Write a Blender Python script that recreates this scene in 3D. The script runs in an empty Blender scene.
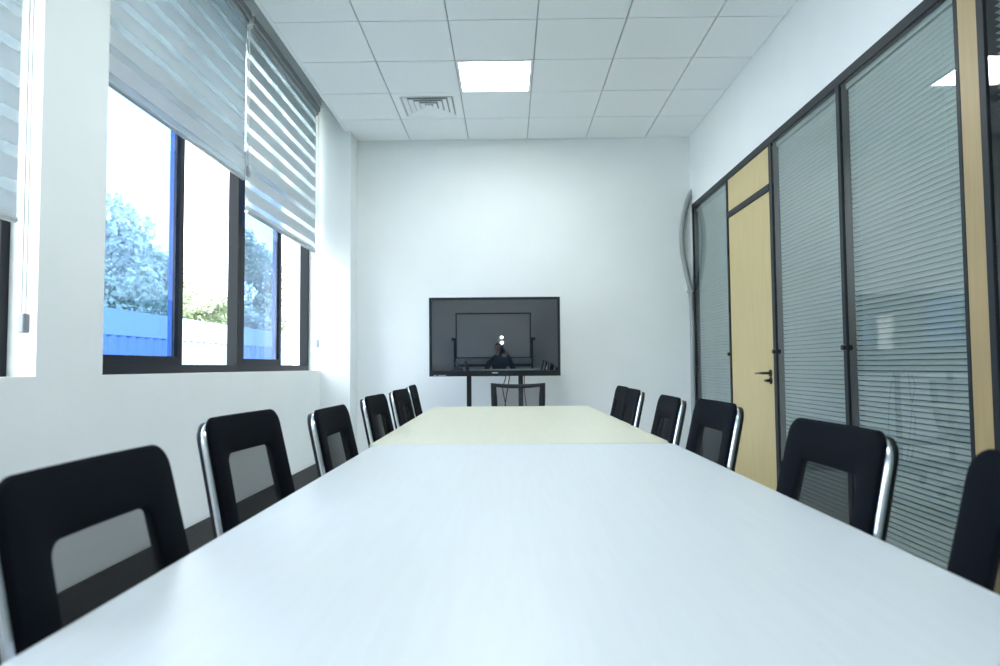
import bpy, bmesh, math, random
from mathutils import Vector, Matrix
random.seed(7)
S = bpy.context.scene
COL = S.collection
PI = math.pi

# ------------------------------------------------------------------ camera
HC = 1.06
F_PX, PITCH, YAW, ROLL = 677.6, 0.0494, 0.0116, -0.0076
cd = bpy.data.cameras.new('camera')
cd.sensor_fit = 'HORIZONTAL'; cd.sensor_width = 36.0; cd.lens = F_PX * 36.0 / 1000.0
cd.clip_start = 0.02; cd.clip_end = 400
cd.dof.use_dof = True; cd.dof.focus_distance = 4.2; cd.dof.aperture_fstop = 4.0
cam = bpy.data.objects.new('camera', cd); COL.objects.link(cam)
fw = Vector((-math.sin(YAW) * math.cos(PITCH), math.cos(YAW) * math.cos(PITCH), math.sin(PITCH)))
rt = Vector((math.cos(YAW), math.sin(YAW), 0)); up = rt.cross(fw)
r2 = math.cos(ROLL) * rt + math.sin(ROLL) * up
u2 = -math.sin(ROLL) * rt + math.cos(ROLL) * up
cam.matrix_world = Matrix(((r2.x, u2.x, -fw.x, 0), (r2.y, u2.y, -fw.y, 0), (r2.z, u2.z, -fw.z, HC), (0, 0, 0, 1)))
S.camera = cam

# ------------------------------------------------------------------ light and exposure
SKY = 2.1
LAMP = 10.0
w = bpy.data.worlds.new('overcast_sky'); S.world = w; w.use_nodes = True
bg = w.node_tree.nodes['Background']
bg.inputs[0].default_value = (0.87, 0.96, 1.0, 1); bg.inputs[1].default_value = SKY
sd = bpy.data.lights.new('sun', 'SUN'); sd.energy = 9.0; sd.angle = math.radians(3); sd.color = (1, .97, .9)
so = bpy.data.objects.new('sun', sd); COL.objects.link(so)
so.rotation_euler = (0, math.radians(48), math.radians(-25)); so.location = (8, 0, 20)
S.view_settings.view_transform = 'Standard'; S.view_settings.look = 'None'
S.view_settings.gamma = 1; S.view_settings.use_curve_mapping = False
S.view_settings.exposure = 1.99
c = S.cycles
c.max_bounces = 14; c.diffuse_bounces = 7; c.glossy_bounces = 6; c.transmission_bounces = 8; c.transparent_max_bounces = 24
c.sample_clamp_indirect = 8.0; c.caustics_reflective = False; c.caustics_refractive = False

# ------------------------------------------------------------------ materials
M = {}
def mat(name, col, rough=.6, metal=0, noise=0, nscale=30, bump=0, bscale=200, ior=1.5, spec=.5, stretch=None):
    m = bpy.data.materials.new(name); m.use_nodes = True
    nt = m.node_tree; b = nt.nodes['Principled BSDF']
    b.inputs['Base Color'].default_value = (*col, 1); b.inputs['Roughness'].default_value = rough
    b.inputs['Metallic'].default_value = metal; b.inputs['IOR'].default_value = ior
    b.inputs['Specular IOR Level'].default_value = spec
    if noise or bump:
        tc = nt.nodes.new('ShaderNodeTexCoord'); mp = nt.nodes.new('ShaderNodeMapping')
        nt.links.new(tc.outputs['Object'], mp.inputs[0])
        if stretch: mp.inputs['Scale'].default_value = stretch
    if noise:
        n = nt.nodes.new('ShaderNodeTexNoise'); n.inputs['Scale'].default_value = nscale; n.inputs['Detail'].default_value = 5
        r = nt.nodes.new('ShaderNodeValToRGB')
        r.color_ramp.elements[0].position = .3; r.color_ramp.elements[1].position = .7
        r.color_ramp.elements[0].color = (*[v * (1 - noise) for v in col], 1)
        r.color_ramp.elements[1].color = (*[min(1, v * (1 + noise)) for v in col], 1)
        nt.links.new(mp.outputs[0], n.inputs[0]); nt.links.new(n.outputs[0], r.inputs[0]); nt.links.new(r.outputs[0], b.inputs[0])
    if bump:
        n = nt.nodes.new('ShaderNodeTexNoise'); n.inputs['Scale'].default_value = bscale
        bp = nt.nodes.new('ShaderNodeBump'); bp.inputs['Strength'].default_value = bump; bp.inputs['Distance'].default_value = .002
        nt.links.new(mp.outputs[0], n.inputs[0]); nt.links.new(n.outputs[0], bp.inputs['Height']); nt.links.new(bp.outputs[0], b.inputs['Normal'])
    M[name] = m; return m

def emit(name, col, s):
    m = bpy.data.materials.new(name); m.use_nodes = True; nt = m.node_tree
    nt.nodes.remove(nt.nodes['Principled BSDF'])
    e = nt.nodes.new('ShaderNodeEmission'); e.inputs[0].default_value = (*col, 1); e.inputs[1].default_value = s
    nt.links.new(e.outputs[0], nt.nodes['Material Output'].inputs[0]); M[name] = m; return m

def glass(name, tint, gain=2.0):
    """clear pane: straight-through tinted transmission plus Fresnel mirror on the outward faces"""
    m = bpy.data.materials.new(name); m.use_nodes = True; nt = m.node_tree; N = nt.nodes
    N.remove(N['Principled BSDF'])
    t = N.new('ShaderNodeBsdfTransparent'); t.inputs[0].default_value = (*tint, 1)
    g = N.new('ShaderNodeBsdfGlossy'); g.inputs['Roughness'].default_value = 0.0
    f = N.new('ShaderNodeFresnel'); f.inputs[0].default_value = 1.5
    geo = N.new('ShaderNodeNewGeometry')
    inv = N.new('ShaderNodeMath'); inv.operation = 'SUBTRACT'; inv.inputs[0].default_value = 1
    nt.links.new(geo.outputs['Backfacing'], inv.inputs[1])
    mu = N.new('ShaderNodeMath'); mu.operation = 'MULTIPLY'; nt.links.new(f.outputs[0], mu.inputs[0]); nt.links.new(inv.outputs[0], mu.inputs[1])
    m2 = N.new('ShaderNodeMath'); m2.operation = 'MULTIPLY'; m2.use_clamp = True; nt.links.new(mu.outputs[0], m2.inputs[0]); m2.inputs[1].default_value = gain
    mx = N.new('ShaderNodeMixShader')
    nt.links.new(m2.outputs[0], mx.inputs[0]); nt.links.new(t.outputs[0], mx.inputs[1]); nt.links.new(g.outputs[0], mx.inputs[2])
    nt.links.new(mx.outputs[0], N['Material Output'].inputs[0]); M[name] = m; return m

def cloth(name, dif, trans, tcol, through=0.0):
    """woven cloth: diffuse + translucent, with open weave 'through'"""
    m = bpy.data.materials.new(name); m.use_nodes = True; nt = m.node_tree; N = nt.nodes
    N.remove(N['Principled BSDF'])
    d = N.new('ShaderNodeBsdfDiffuse'); d.inputs[0].default_value = (*dif, 1)
    t = N.new('ShaderNodeBsdfTranslucent'); t.inputs[0].default_value = (*tcol, 1)
    a = N.new('ShaderNodeMixShader'); a.inputs[0].default_value = trans
    nt.links.new(d.outputs[0], a.inputs[1]); nt.links.new(t.outputs[0], a.inputs[2])
    last = a
    if through:
        tr = N.new('ShaderNodeBsdfTransparent'); b = N.new('ShaderNodeMixShader'); b.inputs[0].default_value = through
        nt.links.new(a.outputs[0], b.inputs[1]); nt.links.new(tr.outputs[0], b.inputs[2]); last = b
    nt.links.new(last.outputs[0], N['Material Output'].inputs[0]); M[name] = m; return m

mat('wall', (.85, .875, .87), .85, noise=.012, nscale=3, bump=.05, bscale=300)
mat('wall_bright', (.80, .83, .84), .85)
mat('tile', (.855, .885, .895), .9, noise=.015, nscale=60, bump=.08, bscale=500)
mat('tbar', (.42, .45, .46), .6)
mat('white_paint', (.82, .84, .85), .5)
mat('floor_mat', (.60, .625, .63), .35, noise=.05, nscale=3)
mat('baseboard', (.020, .019, .018), .5, noise=.35, nscale=9, stretch=(1, 1, 6))
mat('slab', (.45, .45, .45), .9)
mat('alu', (.010, .013, .018), .5, spec=.2)
mat('alu_frame', (.016, .021, .026), .45, spec=.3)
mat('blue_stile', (.22, .36, .66), .6)  # even blue on the stile of the rear sash
mat('maple', (.60, .475, .235), .45, noise=.05, nscale=7, stretch=(6, 6, .5))
mat('maple_post', (.43, .31, .15), .42, noise=.06, nscale=8, stretch=(6, 6, .4))
mat('white_top', (.59, .63, .645), .40, noise=.02, nscale=5, stretch=(14, .8, 1))
mat('maple_top', (.62, .61, .475), .38, noise=.03, nscale=5, stretch=(14, .8, 1))
mat('panel_white', (.7, .71, .72), .5)
mat('black_fabric', (.0030, .0050, .0085), .95, spec=.10, bump=.25, bscale=900)
mat('black_plastic', (.008, .010, .013), .5, spec=.3)
mat('chrome', (.86, .86, .86), .22, metal=1)
mat('slat', (.475, .54, .53), .5)
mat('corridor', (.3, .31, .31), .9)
mat('hose', (.36, .385, .39), .5)
mat('tv_body', (.008, .011, .013), .4, spec=.3)
mat('tv_screen', (.006, .010, .016), .02, ior=2.25)
mat('mark_white', (.7, .72, .75), .5)
mat('mark_red', (.55, .12, .10), .5)
mat('rail_grey', (.38, .41, .43), .4, metal=.4)
mat('bar_grey', (.42, .46, .48), .4)
mat('cord', (.55, .58, .60), .5)
mat('grey_weight', (.30, .33, .35), .4)
mat('black_metal', (.006, .006, .007), .3, metal=.2)
mat('silver', (.62, .6, .57), .25, metal=1)
mat('board_white', (.74, .76, .77), .25)
mat('whiteboard_frame', (.012, .012, .013), .4)
mat('vent_white', (.88, .91, .92), .5)
mat('vent_dark', (.012, .013, .014), .9)
mat('bark', (.10, .075, .05), .9, noise=.3, nscale=6)
mat('ground', (.33, .33, .31), .95, noise=.1, nscale=1)
mat('hill', (.10, .13, .05), .95, noise=.4, nscale=.4)
mat('hoard_blue', (.055, .095, .22), .6)
mat('hoard_white', (.10, .145, .25), .6)
mat('skin', (.50, .32, .24), .55)
mat('hair', (.012, .010, .009), .6)
mat('jacket', (.05, .06, .085), .85)
emit('lamp', (.90, .975, 1.0), LAMP)
emit('photo_lamp', (.95, .98, 1.0), 40)
glass('clear_glass', (.92, .945, .935), 1.6)
glass('blue_glass', (.67, .77, .92), 1.6)
cloth('blind_fabric', (.66, .70, .72), .30, (.68, .77, .84))
cloth('blind_sheer', (.8, .85, .88), .5, (.8, .88, .92), .62)
cloth('chair_mesh', (.018, .020, .022), .1, (.03, .03, .03), .42)
# the spacer weave has depth, so it closes up when looked through at a slant
nt = M['chair_mesh'].node_tree; N = nt.nodes
geo = N.new('ShaderNodeNewGeometry'); dt = N.new('ShaderNodeVectorMath'); dt.operation = 'DOT_PRODUCT'
nt.links.new(geo.outputs['Normal'], dt.inputs[0]); nt.links.new(geo.outputs['Incoming'], dt.inputs[1])
ab = N.new('ShaderNodeMath'); ab.operation = 'ABSOLUTE'; nt.links.new(dt.outputs['Value'], ab.inputs[0])
dv = N.new('ShaderNodeMath'); dv.operation = 'DIVIDE'; dv.inputs[0].default_value = .13; nt.links.new(ab.outputs[0], dv.inputs[1])
sb_ = N.new('ShaderNodeMath'); sb_.operation = 'SUBTRACT'; sb_.use_clamp = True; sb_.inputs[0].default_value = .62; nt.links.new(dv.outputs[0], sb_.inputs[1])
mixes = [n for n in N if n.type == 'MIX_SHADER' and n.inputs[2].links and n.inputs[2].links[0].from_node.type == 'BSDF_TRANSPARENT']
nt.links.new(sb_.outputs[0], mixes[0].inputs[0])
cloth('leaf_a', (.26, .31, .24), .5, (.30, .36, .26))  # both leaf colours are paled, haze is painted into them
cloth('leaf_b', (.40, .44, .38), .5, (.44, .48, .40))
cloth('grey_mesh', (.085, .08, .085), .1, (.1, .1, .1), .42)

# ------------------------------------------------------------------ mesh helpers
class MB:
    def __init__(s): s.bm = bmesh.new()
    def box(s, x0, x1, y0, y1, z0, z1, rot=None, piv=None):
        vs = [s.bm.verts.new(Vector((x, y, z))) for x in (x0, x1) for y in (y0, y1) for z in (z0, z1)]
        for f in ((0, 1, 3, 2), (4, 6, 7, 5), (0, 4, 5, 1), (2, 3, 7, 6), (0, 2, 6, 4), (1, 5, 7, 3)):
            s.bm.faces.new([vs[i] for i in f])
        if rot is not None:
            p = Vector(piv) if piv else Vector(((x0 + x1) / 2, (y0 + y1) / 2, (z0 + z1) / 2))
            for v in vs: v.co = rot @ (v.co - p) + p
        return s
    def tube(s, pts, rad, n=10, cap=True, smooth=True, sx=1.0):
        pts = [Vector(p) for p in pts]; rings = []
        rads = rad if isinstance(rad, (list, tuple)) else [rad] * len(pts)
        prev = None
        for i, p in enumerate(pts):
            t = (pts[min(i + 1, len(pts) - 1)] - pts[max(i - 1, 0)])
            t = t.normalized() if t.length > 1e-9 else Vector((0, 0, 1))
            if prev is None:
                a = Vector((0, 0, 1)) if abs(t.z) < .9 else Vector((1, 0, 0))
                nrm = (a - t * a.dot(t)).normalized()
            else:
                nrm = (prev - t * prev.dot(t)).normalized()
            prev = nrm; b = t.cross(nrm)
            rings.append([s.bm.verts.new(p + (nrm * math.cos(2 * PI * k / n) * sx + b * math.sin(2 * PI * k / n)) * rads[i]) for k in range(n)])
        for a, b in zip(rings, rings[1:]):
            for k in range(n):
                f = s.bm.faces.new((a[k], a[(k + 1) % n], b[(k + 1) % n], b[k])); f.smooth = smooth
        if cap:
            s.bm.faces.new(rings[0][::-1]); s.bm.faces.new(rings[-1])
        return s
    def disc(s, p, axis, r0, r1, h, n=20):
        p = Vector(p); a = Vector(axis).normalized()
        return s.tube([p, p + a * h], [r0, r1], n, True, True)
    def prism(s, poly, fn, d0, d1):
        """poly (u,v) extruded d0..d1 through fn(u,v,d)"""
        a = [s.bm.verts.new(fn(u, v, d0)) for u, v in poly]; b = [s.bm.verts.new(fn(u, v, d1)) for u, v in poly]
        n = len(poly)
        s.bm.faces.new(a[::-1]); s.bm.faces.new(b)
        for k in range(n): s.bm.faces.new((a[k], a[(k + 1) % n], b[(k + 1) % n], b[k]))
        return s
    def loft(s, loops, close=True, smooth=True):
        """loops: list of equal-length closed vertex loops"""
        L = [[s.bm.verts.new(Vector(p)) for p in lp] for lp in loops]; n = len(L[0])
        pairs = list(zip(L, L[1:])) + ([(L[-1], L[0])] if close else [])
        for a, b in pairs:
            for k in range(n):
                f = s.bm.faces.new((a[k], a[(k + 1) % n], b[(k + 1) % n], b[k])); f.smooth = smooth
        return s
    def mesh(s, name):
        bmesh.ops.recalc_face_normals(s.bm, faces=s.bm.faces)
        me = bpy.data.meshes.new(name); s.bm.to_mesh(me); s.bm.free(); return me
    def build(s, name, m, parent=None, bevel=0, seg=2):
        o = bpy.data.objects.new(name, s.mesh(name)); COL.objects.link(o)
        o.data.materials.append(M[m] if isinstance(m, str) else m)
        if parent: o.parent = parent
        if bevel:
            b = o.modifiers.new('bevel', 'BEVEL'); b.width = bevel; b.segments = seg; b.limit_method = 'ANGLE'
        return o

def box(name, m, x0, x1, y0, y1, z0, z1, parent=None, bevel=0):
    return MB().box(x0, x1, y0, y1, z0, z1).build(name, m, parent, bevel)
def inst(name, me, parent=None, loc=(0, 0, 0), rot=(0, 0, 0), scale=(1, 1, 1), mods=None):
    o = bpy.data.objects.new(name, me); COL.objects.link(o)
    if parent: o.parent = parent
    o.location = loc; o.rotation_euler = rot; o.scale = scale
    return o
def tag(o, label, cat, group=None, kind=None):
    o['label'] = label; o['category'] = cat
    if group: o['group'] = group
    if kind: o['kind'] = kind
    return o
def empty(name, loc=(0, 0, 0), rz=0):
    o = bpy.data.objects.new(name, None); COL.objects.link(o); o.empty_display_size = .05
    o.location = loc; o.rotation_euler = (0, 0, rz); return o
def copy_tree(o, parent=None):
    k = o.copy(); COL.objects.link(k); k.parent = parent
    for chd in list(o.children): copy_tree(chd, k)
    return k

# ------------------------------------------------------------------ the room
XL, XF, XR = -1.817, -1.93, 1.869        # left wall face, window face, right wall face
YB, YR = 6.836, -1.60                    # wall behind the screen, wall behind the camera
ZC, ZS = 3.383, 3.62                     # ceiling face, window soffit
YCOL = 6.54; XCOL = -1.527
SILL = 1.035
W1A, W1B, W2B = 3.018, 4.855, YCOL       # window limits along Y
WLB, WLA = 2.589, -0.95

tag(box('floor', 'floor_mat', -2.1, 3.5, YR - .1, YB + .1, -.12, 0), 'pale grey floor under the long conference table', 'floor', kind='structure')
tag(box('wall_back', 'wall', -2.1, XR + .2, YB, YB + .12, 0, 3.9), 'plain white wall behind the television', 'wall', kind='structure')
tag(box('wall_rear', 'wall', -2.1, XR + .2, YR - .12, YR, 0, 3.9), 'white wall reflected behind the whiteboard in the dark screen', 'wall', kind='structure')
m = MB()
XO = -2.10
m.box(XO, XL, YR, YB, 0, SILL)
m.box(XO, XL, WLB, W1A, SILL, ZS)
m.box(XO, XL, YR, WLA, SILL, ZS)
m.box(XO, XL, YR, YB, ZS, 3.9)
tag(m.build('wall_left', 'wall', None), 'white wall with deep window openings on the left side', 'wall', kind='structure')
tag(box('trim_1', 'wall_bright', XO, XCOL, YCOL, YB, 0, 3.88), 'white square column in the corner beyond the far window', 'column', kind='structure')
box('roof_slab', 'slab', XO, 3.5, YR - .12, YB + .12, 3.9, 4.1)
tag(bpy.data.objects['roof_slab'], 'concrete slab above the suspended ceiling', 'slab', kind='structure')
bb = MB().box(XL, XL + .014, YR, YCOL, 0, .165).build('baseboard_left', 'baseboard', bevel=.003)
tag(bb, 'dark brown skirting board along the window wall', 'baseboard', kind='structure')
tag(MB().box(XCOL, XR, YB - .014, YB, 0, .10).build('baseboard_back', 'baseboard', bevel=.003), 'dark skirting board along the wall behind the television', 'baseboard', kind='structure')

# right wall: white upper wall carrying the glazed partition
PT, PB = 2.678, 2.622                     # top rail of the partition
m = MB()
m.box(XR, XR + .12, YR, YB, PT, 3.9)
m.box(XR, XR + .12, 6.79, YB, 0, PT)
wr = m.build('wall_right', 'wall'); tag(wr, 'white upper wall above the dark framed glass partition', 'wall', kind='structure')
FX0, FX1 = XR - .004, XR + .085
def post(y0, y1, z0=0, z1=PB, name='mullion', par=wr, mt='alu_frame'):
    return box(name, mt, FX0, FX1, y0, y1, z0, z1, par, .003)
box('top_rail', 'alu_frame', FX0, FX1, YR, 6.79, PB, PT, wr, .003)
for y0, y1 in ((6.757, 6.79), (5.702, 5.732), (4.735, 4.790), (3.752, 3.792), (2.754, 2.780), (2.606, 2.645), (1.30, 1.355), (.05, .105), (-1.60, -1.56)):
    post(y0, y1)
bays = [(5.732, 6.757), (3.792, 4.735), (2.780, 3.752), (1.355, 2.606), (.105, 1.30), (-1.56, .05)]
for y0, y1 in bays:
    box('bottom_rail', 'alu_frame', FX0, FX1, y0, y1, 0, .07, wr, .003)
    box('pane', 'clear_glass', XR + .004, XR + .010, y0, y1, .07, PB, wr)
    box('pane', 'clear_glass', XR + .070, XR + .076, y0, y1, .07, PB, wr)
box('wood_post', 'maple_post', XR - .002, FX1, 2.645, 2.754, 0, PB, wr)
for y in (5.717, 4.752, 3.77):            # small round stops on the mullions
    MB().disc((FX0, y, 1.150), (-1, 0, 0), .016, .014, .02).build('knob', 'black_metal', wr)
# door with its transom panel
d1 = empty('door_1', (XR, 5.245, 0)); tag(d1, 'pale maple door with black lever handle in the glass partition', 'door', kind='structure')
box('leaf', 'maple', .004, .048, -.450, .448, .006, 2.296, d1, .002)
box('transom_panel', 'maple', .006, .048, -.455, .455, 2.348, PB, d1, .002)
box('transom_bar', 'alu_frame', -.006, .085, -.455, .455, 2.298, 2.348, d1, .003)
h = MB().disc((.004, -.385, .998), (-1, 0, 0), .026, .025, .009)
h.tube([(-.004, -.385, .998), (-.045, -.385, .998), (-.052, -.37, .998), (-.052, -.345, .998), (-.052, -.29, .997)], .009, 10)
hd = h.build('handle', 'black_metal', d1); hd['label'] = 'black lever handle'
MB().tube([(-.052, -.292, .997), (-.052, -.235, .995)], [.0085, .006], 10).build('handle_tip', 'silver', hd)
k = MB().disc((.004, -.385, .945), (-1, 0, 0), .026, .025, .008); k.tube([(-.004, -.385, .945), (-.032, -.385, .945)], .011, 12)
k.box(-.036, -.03, -.385, -.352, .938, .952)
k.build('thumb_turn', 'black_metal', d1)
for z in (2.03, 1.55, .35): MB().tube([(-.004, .453, z - .055), (-.004, .453, z + .055)], .009, 10).build('hinge', 'black_metal', d1)

# corridor behind the glazing
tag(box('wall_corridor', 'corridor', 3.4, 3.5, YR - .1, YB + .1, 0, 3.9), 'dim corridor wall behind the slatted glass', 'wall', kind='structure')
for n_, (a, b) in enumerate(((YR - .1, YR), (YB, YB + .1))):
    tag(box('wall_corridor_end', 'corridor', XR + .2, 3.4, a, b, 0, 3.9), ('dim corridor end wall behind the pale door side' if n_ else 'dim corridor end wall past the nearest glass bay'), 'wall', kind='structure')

# ------------------------------------------------------------------ suspended ceiling
ceil = box('ceiling', 'tbar', -1.586, XR, YR, YB, ZC + .016, ZC + .045)
tag(ceil, 'suspended ceiling of pale grey square tiles', 'ceiling', kind='structure')
tm = MB().box(-.2948, .2948, -.2948, .2948, 0, .016).mesh('tile'); tm.materials.append(M['tile'])
tn = MB().box(-.2225, .2225, -.2948, .2948, 0, .016).mesh('tile_cut'); tn.materials.append(M['tile'])
skip = {(2, 2), (2, 6), (2, 10), (1, 1)}
for i in range(6):
    for j in range(15):
        if (i, j) in skip: continue
        yc = YB - .3 - .6 * j
        if yc - .3 < YR - .2: continue
        if i < 5: inst('tile', tm, ceil, (-1.286 + .6 * i, yc, ZC))
        else: inst('tile', tn, ceil, (1.414 + .2275, yc, ZC))
box('edge_trim', 'white_paint', -1.586, -1.556, YR, YCOL, ZC - .004, ZC + .03, ceil, .002)
box('curtain_box_board', 'white_paint', -1.586, -1.574, YR, YCOL, ZC + .03, 3.9, ceil)
# one panel in every fourth row
lr = empty('ceiling_light', (-.086, 0, ZC))
MB().box(-.2955, .2955, -.2955, -.274, -.003, .02).box(-.2955, .2955, .274, .2955, -.003, .02).box(-.2955, -.274, -.274, .274, -.003, .02).box(.274, .2955, -.274, .274, -.003, .02).build('frame', 'white_paint', lr)
MB().box(-.274, .274, -.274, .274, .002, .012).build('diffuser', 'lamp', lr)
lab = ['bright square light panel set in the ceiling ahead of the television', 'square ceiling light panel over the middle of the white table', 'square ceiling light panel above the near end of the white table']
for n_, j in enumerate((2, 6, 10)):
    o = lr if n_ == 0 else copy_tree(lr)
    o.location = (-.086, YB - .3 - .6 * j, ZC); tag(o, lab[n_], 'light', 'square ceiling light panels')
# four-way air diffuser
vr = empty('air_vent', (-.686, YB - .3 - .6, ZC)); tag(vr, 'square white air vent with nested louvres in the ceiling', 'vent')
def ringloop(hw, z): return [(-hw, -hw, z), (hw, -hw, z), (hw, hw, z), (-hw, hw, z)]
MB().loft([ringloop(.2945, 0), ringloop(.235, -.004), ringloop(.225, .004), ringloop(.225, .05), ringloop(.2945, .05)], smooth=False).build('frame', 'vent_white', vr)
box('duct', 'vent_dark', -.225, .225, -.225, .225, .046, .05, vr)
for q, hw in enumerate((.213, .166, .119, .072)):
    MB().loft([ringloop(hw, -.003), ringloop(hw + .001, .0), ringloop(hw - .034, .016), ringloop(hw - .036, .012)], smooth=False).build('louvre', 'vent_white', vr)
MB().box(-.026, .026, -.026, .026, .0, .012).build('louvre_core', 'vent_white', vr)

# ------------------------------------------------------------------ windows
def bar(mb, y0, y1, z0, z1, x0, x1): mb.box(x0, x1, y0, y1, z0, z1)
TR0, TR1 = 2.585, 2.665
def window(name, y0, y1, stile_y, label, back_stile):
    r = empty(name, (XF, y0, SILL)); L = y1 - y0; Z = lambda z: z - SILL
    t = .048; D0, D1 = 0, -.075
    def fr(nm, a, b, z0, z1, x0=D1, x1=D0, m_='alu', par=r): return box(nm, m_, x0, x1, a, b, Z(z0), Z(z1), par, .002)
    fr('frame', 0, t, SILL, ZS); fr('frame', L - t, L, SILL, ZS)
    fr('frame', t, L - t, SILL, 1.085); fr('frame', t, L - t, ZS - t, ZS)
    fr('transom', t, L - t, TR0, TR1)
    # upper fixed light
    fr('frame', L / 2 - .025, L / 2 + .025, TR1, ZS - t)
    box('pane', 'clear_glass', -.045, -.039, t, L / 2 - .025, Z(TR1), Z(ZS - t), r)
    box('pane', 'clear_glass', -.045, -.039, L / 2 + .025, L - t, Z(TR1), Z(ZS - t), r)
    def sash(x0, x1, a, b, s0, s1, mt, rt_, zb):
        m_ = MB(); top = Z(TR0)
        m_.box(x0, x1, a, a + s0, Z(zb), top).box(x0, x1, a + s0, b - s1, Z(zb), Z(zb) + .052).box(x0, x1, a + s0, b - s1, top - .045, top)
        sa = m_.build('sash', mt, r, .002)
        box('stile', rt_, x0, x1, b - s1, b, Z(zb), top, sa, .002)
        xm = (x0 + x1) / 2
        box('pane', 'blue_glass', xm - .003, xm + .003, a + s0, b - s1, Z(zb) + .052, top - .045, sa)
    sy = stile_y - y0
    sash(-.032, -.006, t - .01, sy + .06, .05, .06, 'alu', 'alu', 1.080)
    sash(-.068, -.040, t + .02, sy + back_stile + .09, .05, .13, 'alu', 'blue_stile', 1.082)
    tag(r, label, 'window', kind='structure'); return r
window('window_1', W1A, W1B, 3.945, 'dark framed sliding window beside the wall pier, half open', .04)
window('window_2', W1B, W2B, 5.700, 'dark framed sliding window nearest the corner column, half open', .05)
window('window_3', WLA + 1.7, WLB, 1.7, 'dark framed window at the left edge behind the lowest blind', .04)
window('window_4', WLA, WLA + 1.7, -.05, 'dark framed window behind the photographer on the left wall', .04)

# ------------------------------------------------------------------ day and night roller blinds
PITCH_B, FAB = .1345, .088
def roller_blind(y0, y1, zbot, ztop, shift, phase, label, chain_y=None, chain_z=1.25):
    xb = XL - .035
    r = empty('roller_blind', (xb, y0, zbot)); L = y1 - y0; H = ztop - zbot
    tag(r, label, 'blind', 'striped roller blinds')
    m_ = MB(); m_.box(-.012, .050, -.006, L + .006, H, H + .062)
    m_.build('head_rail', 'rail_grey', r, .008)
    MB().tube([(.012, 0, H - .012), (.012, L, H - .012)], .022, 14).build('roller', 'bar_grey', r)
    MB().tube([(0, 0, .010), (0, L, .010)], [.0155, .0155], 12, sx=.8).build('bottom_bar', 'bar_grey', r)
    def layer(x, off):
        z = off
        z = z - PITCH_B * math.ceil((z - .0) / PITCH_B)
        while z < H:
            a, b = max(z, .018), min(z + FAB, H)
            if b - a > .004: box('fabric_band', 'blind_fabric', x - .0005, x + .0005, 0, L, a, b, r)
            a, b = max(z + FAB, .018), min(z + PITCH_B, H)
            if b - a > .004: box('sheer_band', 'blind_sheer', x - .0003, x + .0003, 0, L, a, b, r)
            z += PITCH_B
    layer(.008, phase); layer(-.010, phase + shift)
    if chain_y is not None:
        cy = chain_y - y0
        cn = MB(); zc = chain_z - zbot
        cn.tube([(.020, cy, H - .02), (.020, cy, zc + .04)], .0022, 6); cn.tube([(.020, cy + .022, H - .02), (.020, cy + .022, zc + .04)], .0022, 6)
        ch_ = cn.build('cord', 'cord', r)
        MB().box(.010, .034, cy - .008, cy + .030, zc - .035, zc + .04).build('cord_weight', 'grey_weight', ch_, .006)
    return r
roller_blind(3.035, 4.690, 2.385, 3.535, .068, .06, 'wide closed grey striped blind over the window beside the pier', 4.704, 2.45)
roller_blind(4.748, 6.440, 2.165, 3.535, .018, -.045, 'grey striped blind with bright open bands nearest the column', 6.475, 1.29)
roller_blind(.80, 2.500, 1.615, 3.535, .066, .02, 'grey striped blind lowered furthest, cut by the left picture edge', 2.525, 1.235)
roller_blind(-.92, .76, 1.9, 3.535, .05, .0, 'grey striped blind on the window wall beside the photographer')

# ------------------------------------------------------------------ venetian blinds inside the partition
SP = .027
sl_meshes = {}
def slat_mesh(L):
    m_ = MB(); n = 4
    rows = []
    for q in range(n + 1):
        u = (q / n - .5) * .0228
        rows.append([m_.bm.verts.new(Vector((u, y, .0022 * (1 - (2 * q / n - 1) ** 2)))) for y in (0, L)])
    for a, b in zip(rows, rows[1:]):
        f = m_.bm.faces.new((a[0], b[0], b[1], a[1])); f.smooth = True
    me = bpy.data.meshes.new('slat'); m_.bm.to_mesh(me); m_.bm.free(); me.materials.append(M['slat']); return me
vlab = ['venetian blind in the narrow glass bay between the corner and the door', 'venetian blind in the glass bay just beside the door handle',
        'venetian blind in the wide glass bay beside the wooden post', 'venetian blind in the dark glass bay at the right picture edge',
        'venetian blind in the glass bay beside the near table end', 'venetian blind in the glass bay beside the photographer']
for bi, (y0, y1) in enumerate(bays):
    a, b = y0 + .012, y1 - .012
    r = empty('venetian_blind', (XR + .044, a, .075)); L = b - a; H = PB - .08
    tag(r, vlab[bi], 'blind', 'venetian blinds inside the glass partition')
    me = slat_mesh(L)
    top = H - .025
    tilt = math.radians(80 if bi != 3 else 20)
    nn = int((top - .05) / SP)
    for q in range(nn):
        z = top - .016 - q * SP
        inst('slat', me, r, (0, 0, z), (0, tilt, 0))
    box('head_rail', 'slat', -.012, .012, 0, L, top, top + .03, r)
    box('bottom_rail', 'slat', -.011, .011, 0, L, top - .016 - nn * SP - .012, top - .016 - nn * SP, r)
    for fy in (.12, .88):
        MB().tube([(-.0125, L * fy, .04), (-.0125, L * fy, top)], .0006, 5).build('ladder_cord', 'slat', r)

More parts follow.
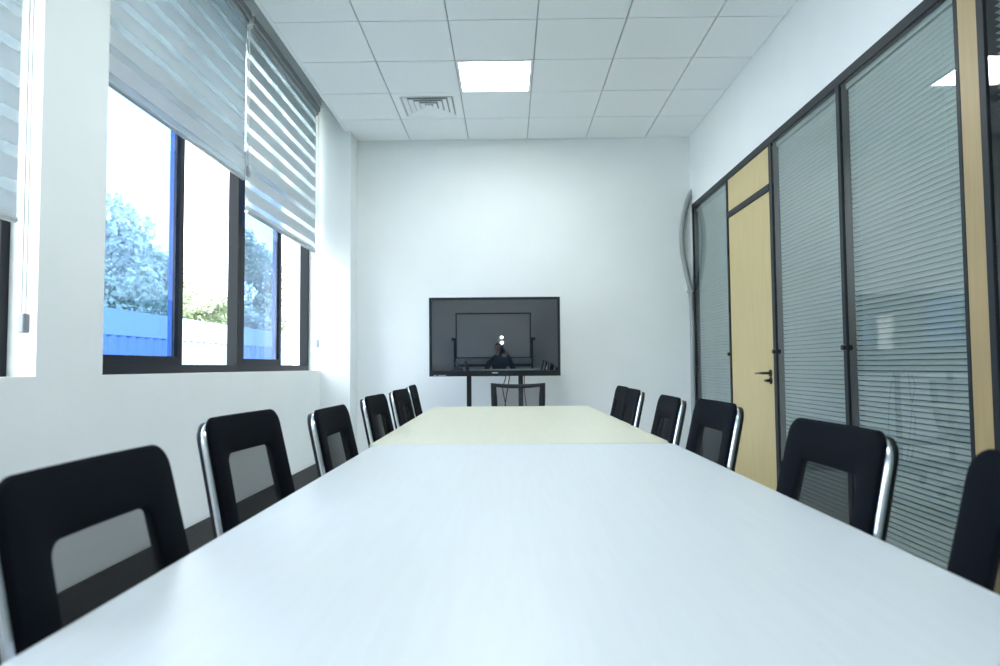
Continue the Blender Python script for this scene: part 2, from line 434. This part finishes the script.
# ------------------------------------------------------------------ conference tables
def table(x0, x1, y0, y1, rz, topm, label):
    cx, cy = (x0 + x1) / 2, (y0 + y1) / 2
    r = empty('conference_table', (cx, cy, 0), rz); tag(r, label, 'table', 'conference tables set end to end')
    a, b = (x1 - x0) / 2, (y1 - y0) / 2
    box('tabletop', topm, -a, a, -b, b, .717, .745, r, .0025)
    box('apron', 'panel_white', -.05, .05, -b + .35, b - .35, .64, .717, r, .002)
    for s in (-1, 1):
        yc = s * (b - .62)
        m_ = MB().box(-.055, .055, yc - .24, yc + .24, .02, .717); pd = m_.build('pedestal', 'panel_white', r, .003)
        box('foot_plate', 'black_metal', -.065, .065, yc - .27, yc + .27, 0, .02, pd, .003)
    return r
table(-.547, .666, .16, 2.768, 0, 'white_top', 'long white tabletop filling the foreground')
table(-.583, .650, 2.782, 5.385, math.radians(.65), 'maple_top', 'pale cream table joined behind the white one, nearer the television')

# ------------------------------------------------------------------ chairs
ZT = .925; REC = math.tan(.218)
def backfn(off=0.0):
    """maps (u across, v height above floor, d towards the sitter) to local chair space, facing +x"""
    def fn(u, v, d):
        bow = .22 * u * u
        return Vector(((ZT - v) * REC + bow + d, u, v + d * REC * .9))
    return fn
def outline(hw_t, hw_b, zt, zb, rt_, rb, n=7):
    pts = []
    def arc(cx, cz, r, a0, a1):
        for q in range(n): a = a0 + (a1 - a0) * q / (n - 1); pts.append((cx + r * math.cos(a), cz + r * math.sin(a)))
    arc(hw_t - rt_, zt - rt_, rt_, 0, PI / 2); arc(-hw_t + rt_, zt - rt_, rt_, PI / 2, PI)
    arc(-hw_b + rb, zb + rb, rb, PI, 1.5 * PI); arc(hw_b - rb, zb + rb, rb, 1.5 * PI, 2 * PI)
    return pts
def dense(pts, seg=.03):
    out = []
    for a, b in zip(pts, pts[1:] + pts[:1]):
        L = math.hypot(b[0] - a[0], b[1] - a[1]); k = max(1, int(L / seg))
        for q in range(k): out.append((a[0] + (b[0] - a[0]) * q / k, a[1] + (b[1] - a[1]) * q / k))
    return out
def ring(mb, outer, inner, fn, d0, d1, puff=.004):
    """padded ring between two outlines (same number of points)"""
    mid = [((a[0] + b[0]) / 2, (a[1] + b[1]) / 2) for a, b in zip(outer, inner)]
    ins = lambda P, Q, f: [(a[0] + (b[0] - a[0]) * f, a[1] + (b[1] - a[1]) * f) for a, b in zip(P, Q)]
    L = [[fn(u, v, d0) for u, v in outer], [fn(u, v, d1 - puff) for u, v in outer], [fn(u, v, d1) for u, v in ins(outer, inner, .07)],
         [fn(u, v, d1 + puff * .4) for u, v in mid], [fn(u, v, d1) for u, v in ins(inner, outer, .07)], [fn(u, v, d1 - puff) for u, v in inner], [fn(u, v, d0) for u, v in inner]]
    return mb.loft(L)
def resample(pts, n):
    P = pts + pts[:1]; L = [0]
    for a, b in zip(P, P[1:]): L.append(L[-1] + math.hypot(b[0] - a[0], b[1] - a[1]))
    out = []; j = 0
    for q in range(n):
        t = L[-1] * q / n
        while L[j + 1] < t: j += 1
        f = (t - L[j]) / max(1e-9, L[j + 1] - L[j]); out.append((P[j][0] + (P[j + 1][0] - P[j][0]) * f, P[j][1] + (P[j + 1][1] - P[j][1]) * f))
    return out
def match(inner_raw, outer):
    """points of the inner outline in the direction of each outer point"""
    ci = (0, sum(p[1] for p in inner_raw) / len(inner_raw)); D = resample(inner_raw, 600)
    ang = [math.atan2(p[1] - ci[1], p[0] - ci[0]) for p in D]; out = []
    for u, v in outer:
        a = math.atan2((v - ci[1]) , u - ci[0])
        out.append(D[min(range(len(D)), key=lambda k_: abs((ang[k_] - a + PI) % (2 * PI) - PI))])
    return out
def make_chair():
    r = empty('conference_chair')
    fn = backfn()
    outer = dense(outline(.203, .216, ZT + .002, .455, .044, .035))
    win = outline(.124, .138, ZT - .094, .53, .024, .02)
    inner = match(win, outer)
    bk = ring(MB(), outer, inner, fn, .002, .014, .003).build('backrest', 'black_fabric', r)
    m_ = MB(); wp = dense(outline(.108, .122, ZT - .112, .524, .032, .02), .05)
    nu, nv = 6, 8
    g = [[m_.bm.verts.new(fn(-.140 + .280 * a / nu, .522 + (ZT - .086 - .522) * b / nv, .010)) for a in range(nu + 1)] for b in range(nv + 1)]
    for b in range(nv):
        for a in range(nu):
            f = m_.bm.faces.new((g[b][a], g[b][a + 1], g[b + 1][a + 1], g[b + 1][a])); f.smooth = True
    m_.build('mesh_panel', 'chair_mesh', bk)
    sh = dense(outline(.203, .217, ZT - .006, .452, .048, .035)); shi = match(outline(.155, .168, ZT - .062, .51, .03, .02), sh)
    ring(MB(), sh, shi, fn, -.022, -.010, .002).build('back_shell', 'black_plastic', r)
    # chrome tube: up one side, over the top and down the other, then the cantilever base
    path = [p for p in dense(outline(.2055, .2205, ZT - .014, .40, .048, .01)) if p[1] > .44]
    k0 = min(range(len(path)), key=lambda k_: (path[k_][0] - 10 if path[k_][0] > 0 else 10) * 1 + path[k_][1])
    path = path[k0:] + path[:k0]
    hoop = MB().tube([fn(u, v, -.003) for u, v in path], .0085, 10)
    hoop.build('back_frame', 'chrome', r)
    for s in (-1, 1):
        u = .217 * s
        p0 = fn(u, .46, -.006)
        pts = [p0, Vector((p0.x + .012, u, .425)), Vector((p0.x + .05, u, .405)), Vector((.30, u, .410)), Vector((.505, u, .418)), Vector((.545, u, .405)), Vector((.560, u, .37)),
               Vector((.565, u, .2)), Vector((.568, u, .06)), Vector((.555, u, .025)), Vector((.52, u, .0125)), Vector((.3, u, .0125)), Vector((.06, u, .0125)), Vector((.04, u * .96, .0125))]
        MB().tube(pts, .0122, 10).build('leg', 'chrome', r)
    MB().tube([(.042, -.212, .0125), (.03, -.19, .0125), (.03, .19, .0125), (.042, .212, .0125)], .0122, 10).build('base_bar', 'chrome', r)
    m_ = MB().box(.105, .52, -.205, .205, .418, .475); m_.build('seat', 'black_fabric', r, .022, 4)
    return r
chairs = [
 ('L1', -1, -.621, 1.016, -.006, .925, 'black mesh-window chair cut by the left picture edge'),
 ('L2', -1, -.728, 1.868, -.094, .934, 'second black chair from the left edge, below the pier window'),
 ('L3', -1, -.640, 2.450, -.024, .915, 'third black chair on the window side, beside the cream table joint'),
 ('L4', -1, -.650, 3.316, -.046, .922, 'fourth black chair on the window side, in front of the column'),
 ('L5', -1, -.645, 4.060, -.06, .924, 'fifth black chair on the window side, just before the last'),
 ('L6', -1, -.697, 4.940, .033, .926, 'last small black chair on the window side, next to the television'),
 ('R1', 1, .722, .862, -.012, .928, 'black chair cut by the right picture edge'),
 ('R2', 1, .722, 1.521, -.033, .925, 'large black chair with shiny edge against the wide slatted glass'),
 ('R3', 1, .725, 2.391, -.04, .931, 'black chair standing in front of the maple door'),
 ('R4', 1, .700, 2.957, .018, .923, 'black chair alone against white wall left of the door chair'),
 ('R5', 1, .692, 3.779, -.005, .927, 'black chair overlapping the farthest one on the partition side'),
 ('R6', 1, .710, 4.240, .002, .928, 'farthest black chair on the partition side, mostly hidden'),
]
proto = make_chair()
for n_, (nm, s, X, Y, a, zt, lb) in enumerate(chairs):
    o = proto if n_ == 0 else copy_tree(proto)
    o.location = (X + s * .016, Y, 0); o.rotation_euler = (0, 0, a if s < 0 else PI - a); o.scale = (1, 1, zt / ZT)
    tag(o, lb, 'chair', 'black chairs along both sides of the table')

# the swivel chair at the table end, facing the camera
er = empty('office_chair', (.080, 5.60, 0)); tag(er, 'black framed chair with grey see-through mesh at the table end', 'chair')
def ef(u, v, d): return Vector((u, -(.92 - v) * .10 - d - .25 * u * u, v))
eo = []
n = 10
for q in range(n + 1):                      # top edge with a slight dip
    u = .224 - .448 * q / n; eo.append((u, .925 - .012 * (1 - (u / .224) ** 2)))
eo += [(-.222, .80), (-.215, .65), (-.19, .52), (-.10, .49), (.10, .49), (.19, .52), (.215, .65), (.222, .80)]
ei = []
for u, v in eo:
    uu = u * (.180 / .224) if v > .9 else u * (.172 / .222) if v > .6 else u * .78
    ei.append((uu, v - .033 if v > .9 else v + (.035 if v < .55 else 0)))
m_ = MB(); ring(m_, eo, ei, ef, -.012, .012, .003); ebk = m_.build('backrest', 'black_plastic', er)
m_ = MB(); vs = [m_.bm.verts.new(ef(u, v, .002)) for u, v in ei]
cc = m_.bm.verts.new(ef(0, .7, .002))
for q in range(len(vs)): m_.bm.faces.new((cc, vs[q], vs[(q + 1) % len(vs)]))
m_.build('mesh_panel', 'grey_mesh', ebk)
MB().box(-.225, .225, -.50, -.06, .43, .49).build('seat', 'black_fabric', er, .022, 4)
MB().tube([(0, -.03, .55), (0, .0, .47), (0, -.05, .415), (0, -.22, .405)], [.02, .022, .024, .03], 10).build('back_support', 'black_plastic', er)
MB().tube([(0, -.27, .10), (0, -.27, .43)], .026, 14).build('gas_lift', 'chrome', er)
for q in range(5):
    a = 2 * PI * q / 5 + .3; ux, uy = math.cos(a), math.sin(a)
    lg = MB().tube([(0, -.27, .115), (ux * .16, -.27 + uy * .16, .10), (ux * .29, -.27 + uy * .29, .075)], [.026, .02, .014], 8).build('leg', 'black_plastic', er)
    px, py = ux * .285, -.27 + uy * .285
    MB().tube([(px - uy * .022, py + ux * .022, .027), (px + uy * .022, py - ux * .022, .027)], .027, 14).build('caster', 'black_plastic', lg)

# ------------------------------------------------------------------ television on its stand
TX0, TX1, TZ0, TZ1, TY = -.732, .486, .972, 1.706, 6.29
tv = empty('television', (0, TY, 0)); tag(tv, 'large dark screen on a black stand in front of the white wall', 'television')
m_ = MB()
BZ, BB = .024, .052
m_.box(TX0, TX1, .012, .07, TZ0, TZ1)
hs = m_.build('housing', 'tv_body', tv, .006)
MB().box(TX0, TX0 + BZ, -.004, .012, TZ0, TZ1).box(TX1 - BZ, TX1, -.004, .012, TZ0, TZ1).box(TX0 + BZ, TX1 - BZ, -.004, .012, TZ1 - BZ, TZ1).box(TX0 + BZ, TX1 - BZ, -.004, .012, TZ0, TZ0 + BB).build('bezel', 'tv_body', tv, .003)
sc = box('screen', 'tv_screen', TX0 + BZ, TX1 - BZ, .004, .0125, TZ0 + BB, TZ1 - BZ, tv); sc['label'] = 'glossy dark glass screen'
box('brand_mark', 'mark_white', -.150, -.095, -.0055, -.004, TZ0 + .027, TZ0 + .034, tv)
for q, (dx, wd, mt_) in enumerate(((.055, .012, 'mark_white'), (.075, .010, 'mark_red'), (.100, .014, 'mark_white'), (.125, .010, 'mark_white'), (.145, .014, 'mark_white'))):
    box('port_mark', mt_, TX0 + dx - .01, TX0 + dx - .01 + wd, -.0055, -.004, TZ0 + .006, TZ0 + .014, tv)
RT = Matrix.Rotation(.009, 3, 'Z') @ Matrix.Rotation(.022, 3, 'X'); PV = Vector((-.12, .04, 1.34))
for o in list(tv.children):                # the panel hangs turned and tipped slightly forward on its bracket
    o.rotation_euler = RT.to_euler(); o.location = PV - RT @ PV
for px in (-.368, .117):
    ps = box('stand_post', 'tv_body', px - .022, px + .022, .075, .105, .08, 1.62, tv, .003)
    box('foot', 'tv_body', px - .025, px + .025, -.28, .32, .075, .115, ps, .004)
    for yy in (-.25, .29):
        MB().tube([(px - .014, yy, .037), (px + .014, yy, .037)], .037, 14).build('caster', 'black_plastic', ps)
box('cross_bar', 'tv_body', -.346, .095, .078, .102, .30, .36, tv, .003)
for px in (-.30, .05): box('bracket', 'tv_body', px - .02, px + .02, .068, .08, 1.05, 1.6, tv)
for n_, (a, b, c_) in enumerate((((-.020, 1.0), (-.055, .86), (-.01, .60)), ((.015, 1.0), (-.015, .80), (-.055, .55)), ((.155, 1.0), (.150, .84), (.180, .58)))):
    pts = [Vector((a[0], TY + .085, a[1] + .03)), Vector((a[0] - .004, TY + .09, a[1] - .05)), Vector((b[0], TY + .10 + .02 * n_, b[1])), Vector(((b[0] + c_[0]) / 2, TY + .11 + .02 * n_, (b[1] + c_[1]) / 2)), Vector((c_[0], TY + .10 + .02 * n_, c_[1])), Vector((c_[0] + .02, TY + .12, .3)), Vector((c_[0] + .06, TY + .16, .006))]
    o = MB().tube(pts, .0045, 8).build('cable', 'black_plastic')
    tag(o, ['thin black cable hanging below the television, leftmost', 'thin black cable hanging below the television, middle one', 'thin black cable hanging right of the television post'][n_], 'cable', 'cables below the television')

# ------------------------------------------------------------------ corrugated conduit in the corner
ctrl = [(1.866, 2.835), (1.835, 2.775), (1.802, 2.67), (1.765, 2.52), (1.750, 2.37), (1.756, 2.20), (1.776, 2.06), (1.803, 1.92), (1.826, 1.80), (1.836, 1.60), (1.838, 1.41), (1.834, 1.0), (1.832, .71), (1.832, .30), (1.832, .03)]
def spline(P, step):
    out = []
    for q in range(len(P) - 1):
        p0, p1, p2, p3 = P[max(q - 1, 0)], P[q], P[q + 1], P[min(q + 2, len(P) - 1)]
        k = max(2, int(math.hypot(p2[0] - p1[0], p2[1] - p1[1]) / step))
        for j in range(k):
            t = j / k
            out.append(tuple(.5 * (2 * p1[i] + (p2[i] - p0[i]) * t + (2 * p0[i] - 5 * p1[i] + 4 * p2[i] - p3[i]) * t * t + (3 * p1[i] - p0[i] - 3 * p2[i] + p3[i]) * t ** 3) for i in (0, 1)))
    return out + [P[-1]]
sp = spline(ctrl, .008)
m_ = MB(); m_.tube([(x, YB - .036, z) for x, z in [(a + .012, b) for a, b in sp]], [(.0265 if (q // 1) % 2 else .0235) if q > 5 else .012 + .002 * q for q in range(len(sp))], 14)
o = m_.build('conduit', 'hose'); tag(o, 'grey corrugated cable hose curving down the far right corner', 'hose')
for z in (1.80,):
    MB().box(1.806, 1.862, YB - .066, YB - .0005, z - .012, z + .012).build('strap', 'bar_grey', o, .003)

# ------------------------------------------------------------------ behind the camera, seen reflected in the screen
wb = empty('whiteboard', (-.16, -.98, 0)); tag(wb, 'whiteboard on a dark framed stand, reflected in the television screen', 'whiteboard')
box('board', 'board_white', -.73, .73, -.012, .012, .93, 1.79, wb)
MB().box(-.755, -.73, -.018, .018, .905, 1.815).box(.73, .755, -.018, .018, .905, 1.815).box(-.73, .73, -.018, .018, 1.79, 1.815).box(-.73, .73, -.018, .018, .905, .93).build('board_frame', 'whiteboard_frame', wb)
for s in (-1, 1):
    ps = box('stand_post', 'whiteboard_frame', s * .775 - .018, s * .775 + .018, -.018, .018, .08, 1.32, wb, .003)
    MB().tube([(s * .757, 0, 1.29), (s * .82, 0, 1.29)], [.014, .014], 10).build('pivot', 'whiteboard_frame', ps)
    MB().tube([(s * .805, 0, 1.29), (s * .835, 0, 1.29)], .03, 12).build('knob', 'black_plastic', ps)
    box('foot', 'whiteboard_frame', s * .775 - .02, s * .775 + .02, -.28, .28, .075, .11, ps, .003)
    for yy in (-.25, .25): MB().tube([(s * .775 - .013, yy, .036), (s * .775 + .013, yy, .036)], .036, 12).build('caster', 'black_plastic', ps)
box('cross_bar', 'whiteboard_frame', -.757, .757, -.014, .014, .74, .79, wb)

def skin(name, verts, edges, rad, m_, parent=None, sub=2, root=0):
    me = bpy.data.meshes.new(name); me.from_pydata([Vector(v) for v in verts], edges, []); me.update()
    o = bpy.data.objects.new(name, me); COL.objects.link(o)
    if parent: o.parent = parent
    sk = o.modifiers.new('skin', 'SKIN'); sk.use_smooth_shade = True
    for q, v in enumerate(me.skin_vertices[0].data):
        rr = rad[q]; v.radius = rr if isinstance(rr, tuple) else (rr, rr); v.use_root = (q == root)
    sb = o.modifiers.new('sub', 'SUBSURF'); sb.levels = sub; sb.render_levels = sub
    me.materials.append(M[m_]); return o
pr = empty('person', (-.05, -.50, 0)); tag(pr, 'kneeling photographer in dark jacket, reflected in the television screen', 'person')
V = [(0, -.06, .27), (0, -.05, .42), (0, -.02, .60), (0, .01, .76), (0, .03, .87), (0, .035, .94), (0, .045, .99), (0, .05, 1.08), (0, .05, 1.16), (0, .045, 1.21),
     (-.19, .02, .85), (-.25, .12, .70), (-.060, .30, .995), (.19, .02, .85), (.29, .12, .70), (.160, .30, .995),
     (-.10, -.04, .22), (-.14, .36, .085), (-.13, -.06, .055), (-.13, -.20, .045), (.10, -.04, .22), (.14, .36, .085), (.13, -.06, .055), (.13, -.20, .045)]
Eg = [(0, 1), (1, 2), (2, 3), (3, 4), (4, 5), (5, 6), (6, 7), (7, 8), (8, 9), (4, 10), (10, 11), (11, 12), (4, 13), (13, 14), (14, 15), (0, 16), (16, 17), (17, 18), (18, 19), (0, 20), (20, 21), (21, 22), (22, 23)]
Rd = [(.15, .11), (.14, .10), (.15, .11), (.17, .11), (.12, .085), .055, .06, .078, .085, .055, .065, .048, .032, .065, .048, .032, .09, .062, .05, .035, .09, .062, .05, .035]
body = skin('body', V, Eg, Rd, 'jacket', pr)
hv = [(0, .05, 1.000), (0, .055, 1.050), (0, .055, 1.120), (0, .052, 1.190)]
hdm = skin('head', hv, [(0, 1), (1, 2), (2, 3)], [.062, (.080, .090), (.090, .100), (.072, .085)], 'skin', pr)
skin('hair', [(0, .02, 1.090), (0, .025, 1.160), (0, .045, 1.225)], [(0, 1), (1, 2)], [(.09, .085), (.097, .098), (.07, .08)], 'hair', hdm)
skin('nose', [(0, .145, 1.115), (0, .168, 1.085)], [(0, 1)], [.010, .015], 'skin', hdm, 1)
for s in (-1, 1):
    skin('ear', [(s * .088, .05, 1.115), (s * .096, .045, 1.080)], [(0, 1)], [.016, .012], 'skin', hdm, 1)
    MB().tube([(s * .034, .142, 1.118), (s * .034, .150, 1.118)], [.012, .008], 10).build('eye', 'hair', hdm)
MB().box(-.024, .024, .142, .150, 1.046, 1.053).build('mouth', 'mark_red', hdm)
def hand(s, wx, wy, wz):
    vs = [(wx, wy, wz), (wx - s * .01, wy + .045, wz + .01), (wx - s * .018, wy + .085, wz + .015)]
    es = [(0, 1), (1, 2)]; rd = [.026, (.030, .020), (.032, .018)]
    hnd = skin('hand', vs, es, rd, 'skin', pr, 2)
    for q, L_ in enumerate((.9, 1.0, .95, .78)):
        zz = wz + .040 - q * .019
        bx, by = wx - s * .014, wy + .085
        skin('finger', [(bx, by, zz), (bx - s * .004, by + .034 * L_, zz + .002), (bx - s * .022, by + .056 * L_, zz), (bx - s * .042, by + .058 * L_, zz - .002)],
             [(0, 1), (1, 2), (2, 3)], [.0095, .009, .0085, .007], 'skin', hnd, 1)
    skin('thumb', [(wx - s * .02, wy + .03, wz + .012), (wx - s * .042, wy + .05, wz + .022), (wx - s * .060, wy + .068, wz + .020)], [(0, 1), (1, 2)], [.013, .011, .009], 'skin', hnd, 1)
hand(-1, -.060, .30, 1.015)
hand(1, .160, .30, 1.015)
cr = empty('photo_camera', (0, -.11, 1.06)); tag(cr, 'black camera held by the photographer, reflected in the screen', 'camera')
MB().box(-.066, .066, -.035, .020, -.045, .042).box(-.025, .03, -.03, .018, .042, .068).build('camera_body', 'black_plastic', cr, .006)
MB().tube([(0, .02, 0), (0, .055, 0), (0, .058, 0)], [.034, .034, .030], 20).build('lens', 'black_plastic', cr)
fl = MB().box(-.035, .035, -.02, .018, .068, .11).box(-.04, .04, -.025, .03, .11, .29).build('flash', 'black_plastic', cr, .004)
for z in (.165, .262): MB().tube([(0, .0300, z), (0, .0325, z)], .021, 20).build('flash_lamp', 'photo_lamp', fl)
MB().tube([(0, .0582, 0), (0, .0590, 0)], .026, 20).build('lens_glass', 'tv_screen', cr)

# ------------------------------------------------------------------ outside the windows
gm = box('ground', 'ground', -120, -2.1, -40, 150, -.3, -.05); tag(gm, 'pale ground outside the windows', 'ground', kind='structure')
m_ = MB(); nx, ny = 24, 30; gv = []
for a in range(nx + 1):
    row = []
    for b in range(ny + 1):
        x = -12 - 70 * a / nx; y = -20 + 150 * b / ny
        hgt = -.2 + max(0, (-x - 12)) * .17 + 1.2 * math.sin(x * .21 + y * .13) * min(1, (-x - 12) / 10)
        row.append(m_.bm.verts.new(Vector((x, y, max(-.2, hgt)))))
    gv.append(row)
for a in range(nx):
    for b in range(ny):
        f = m_.bm.faces.new((gv[a][b], gv[a][b + 1], gv[a + 1][b + 1], gv[a + 1][b])); f.smooth = True
o = m_.build('hillside', 'hill'); tag(o, 'green hillside rising beyond the blue hoarding', 'hill', kind='structure')
def hill_z(x, y): return max(-.2, -.2 + max(0, (-x - 12)) * .17 + 1.2 * math.sin(x * .21 + y * .13) * min(1, (-x - 12) / 10))
# blue site hoarding
hr = empty('hoarding', (-9, 0, -.05)); tag(hr, 'long blue hoarding with pale top band outside the windows', 'fence')
pm = MB(); prof = []
for q in range(13):
    prof.append((q * .1, .02 if q % 4 in (1, 2) else -.02))
for (a, xa), (b, xb_) in zip(prof, prof[1:]):
    pm.prism([(a, 0), (b, 0), (b, 1.90), (a, 1.90)], lambda u, v, d, xa=xa, xb_=xb_, a=a, b=b: Vector((xa + (xb_ - xa) * (u - a) / (b - a) + d, u, v)), -.006, .006)
pme = pm.mesh('panel'); pme.materials.append(M['hoard_blue'])
bme = MB().box(-.03, .03, 0, 1.2, 1.90, 2.50).mesh('top_band'); bme.materials.append(M['hoard_white'])
pom = MB().box(-.09, -.03, -.03, .03, 0, 2.45).mesh('post'); pom.materials.append(M['hoard_white'])
for q in range(34):
    yy = 2 + 1.2 * q
    inst('panel', pme, hr, (0, yy, 0)); inst('top_band', bme, hr, (0, yy, 0)); inst('post', pom, hr, (0, yy, 0))
def tree(x, y, zt_, rx, mt_, label):
    z0 = hill_z(x, y) - .1; hgt = zt_ - z0
    r = empty('tree', (x, y, z0)); tag(r, label, 'tree', 'trees on the slope outside')
    MB().tube([(0, 0, 0), (.1, .05, hgt * .3), (.0, .12, hgt * .62), (.1, .1, hgt * .85)], [.20, .16, .10, .04], 8).build('trunk', 'bark', r)
    bm = bmesh.new()
    nb = 16
    for q in range(nb):
        a = random.uniform(0, 2 * PI); rr = rx * math.sqrt(random.random()) * .75; zz = hgt * random.uniform(.35, .9)
        fall = 1 - abs(zz / hgt - .55) * 1.1
        cx, cy = math.cos(a) * rr * fall, math.sin(a) * rr * fall
        R_ = rx * random.uniform(.28, .45) * (.6 + .4 * fall)
        for k_ in range(330):
            d = Vector((random.gauss(0, 1), random.gauss(0, 1), random.gauss(0, .8))).normalized() * R_ * random.uniform(.65, 1.05)
            p = Vector((cx, cy, min(zz, hgt - R_ * .8))) + d
            s_ = random.uniform(.07, .16)
            t1 = Vector((random.gauss(0, 1), random.gauss(0, 1), random.gauss(0, 1))).normalized(); t2 = t1.cross(d).normalized()
            vs = [bm.verts.new(p + t1 * s_), bm.verts.new(p + t2 * s_ * .6), bm.verts.new(p - t1 * s_), bm.verts.new(p - t2 * s_ * .6)]
            bm.faces.new(vs)
    me = bpy.data.meshes.new('foliage'); bm.to_mesh(me); bm.free(); me.materials.append(M[mt_])
    f = bpy.data.objects.new('foliage', me); COL.objects.link(f); f.parent = r
TL = ['tall pale tree outside the first blue-tinted pane, at its left', 'broad tree outside the middle of the first blue-tinted pane', 'tree beside the stile of the first blue-tinted pane',
      'low hazy tree outside the first open sash', 'hazy tree low in the first open window gap, right', 'tall tree outside the second blue-tinted pane',
      'darker tree low in the second blue-tinted pane', 'faint tree beyond the second open sash', 'tree outside behind the wall pier', 'tree outside behind the lowered left blind',
      'shrubby tree just over the hoarding in the first pane', 'shrubby tree just over the hoarding in the second pane']
TD = [(-17, 27.5, 8.6, 2.9, 'leaf_b'), (-18, 33.0, 8.0, 2.9, 'leaf_a'), (-22, 43.5, 8.6, 3.2, 'leaf_b'), (-22, 48, 6.6, 3.0, 'leaf_a'), (-26, 62, 7.2, 3.2, 'leaf_b'),
      (-17, 46, 11.0, 2.8, 'leaf_a'), (-14.5, 40, 5.6, 2.0, 'leaf_a'), (-18, 60, 7.5, 3.5, 'leaf_b'), (-18, 17, 8.5, 3.0, 'leaf_a'), (-15, 12, 8, 3.2, 'leaf_b'),
      (-12.6, 21.5, 4.4, 2.0, 'leaf_a'), (-12.6, 34.5, 4.3, 1.8, 'leaf_b')]
for (x, y, z_, rx, mt_), lb in zip(TD, TL): tree(x, y, z_, rx, mt_, lb)
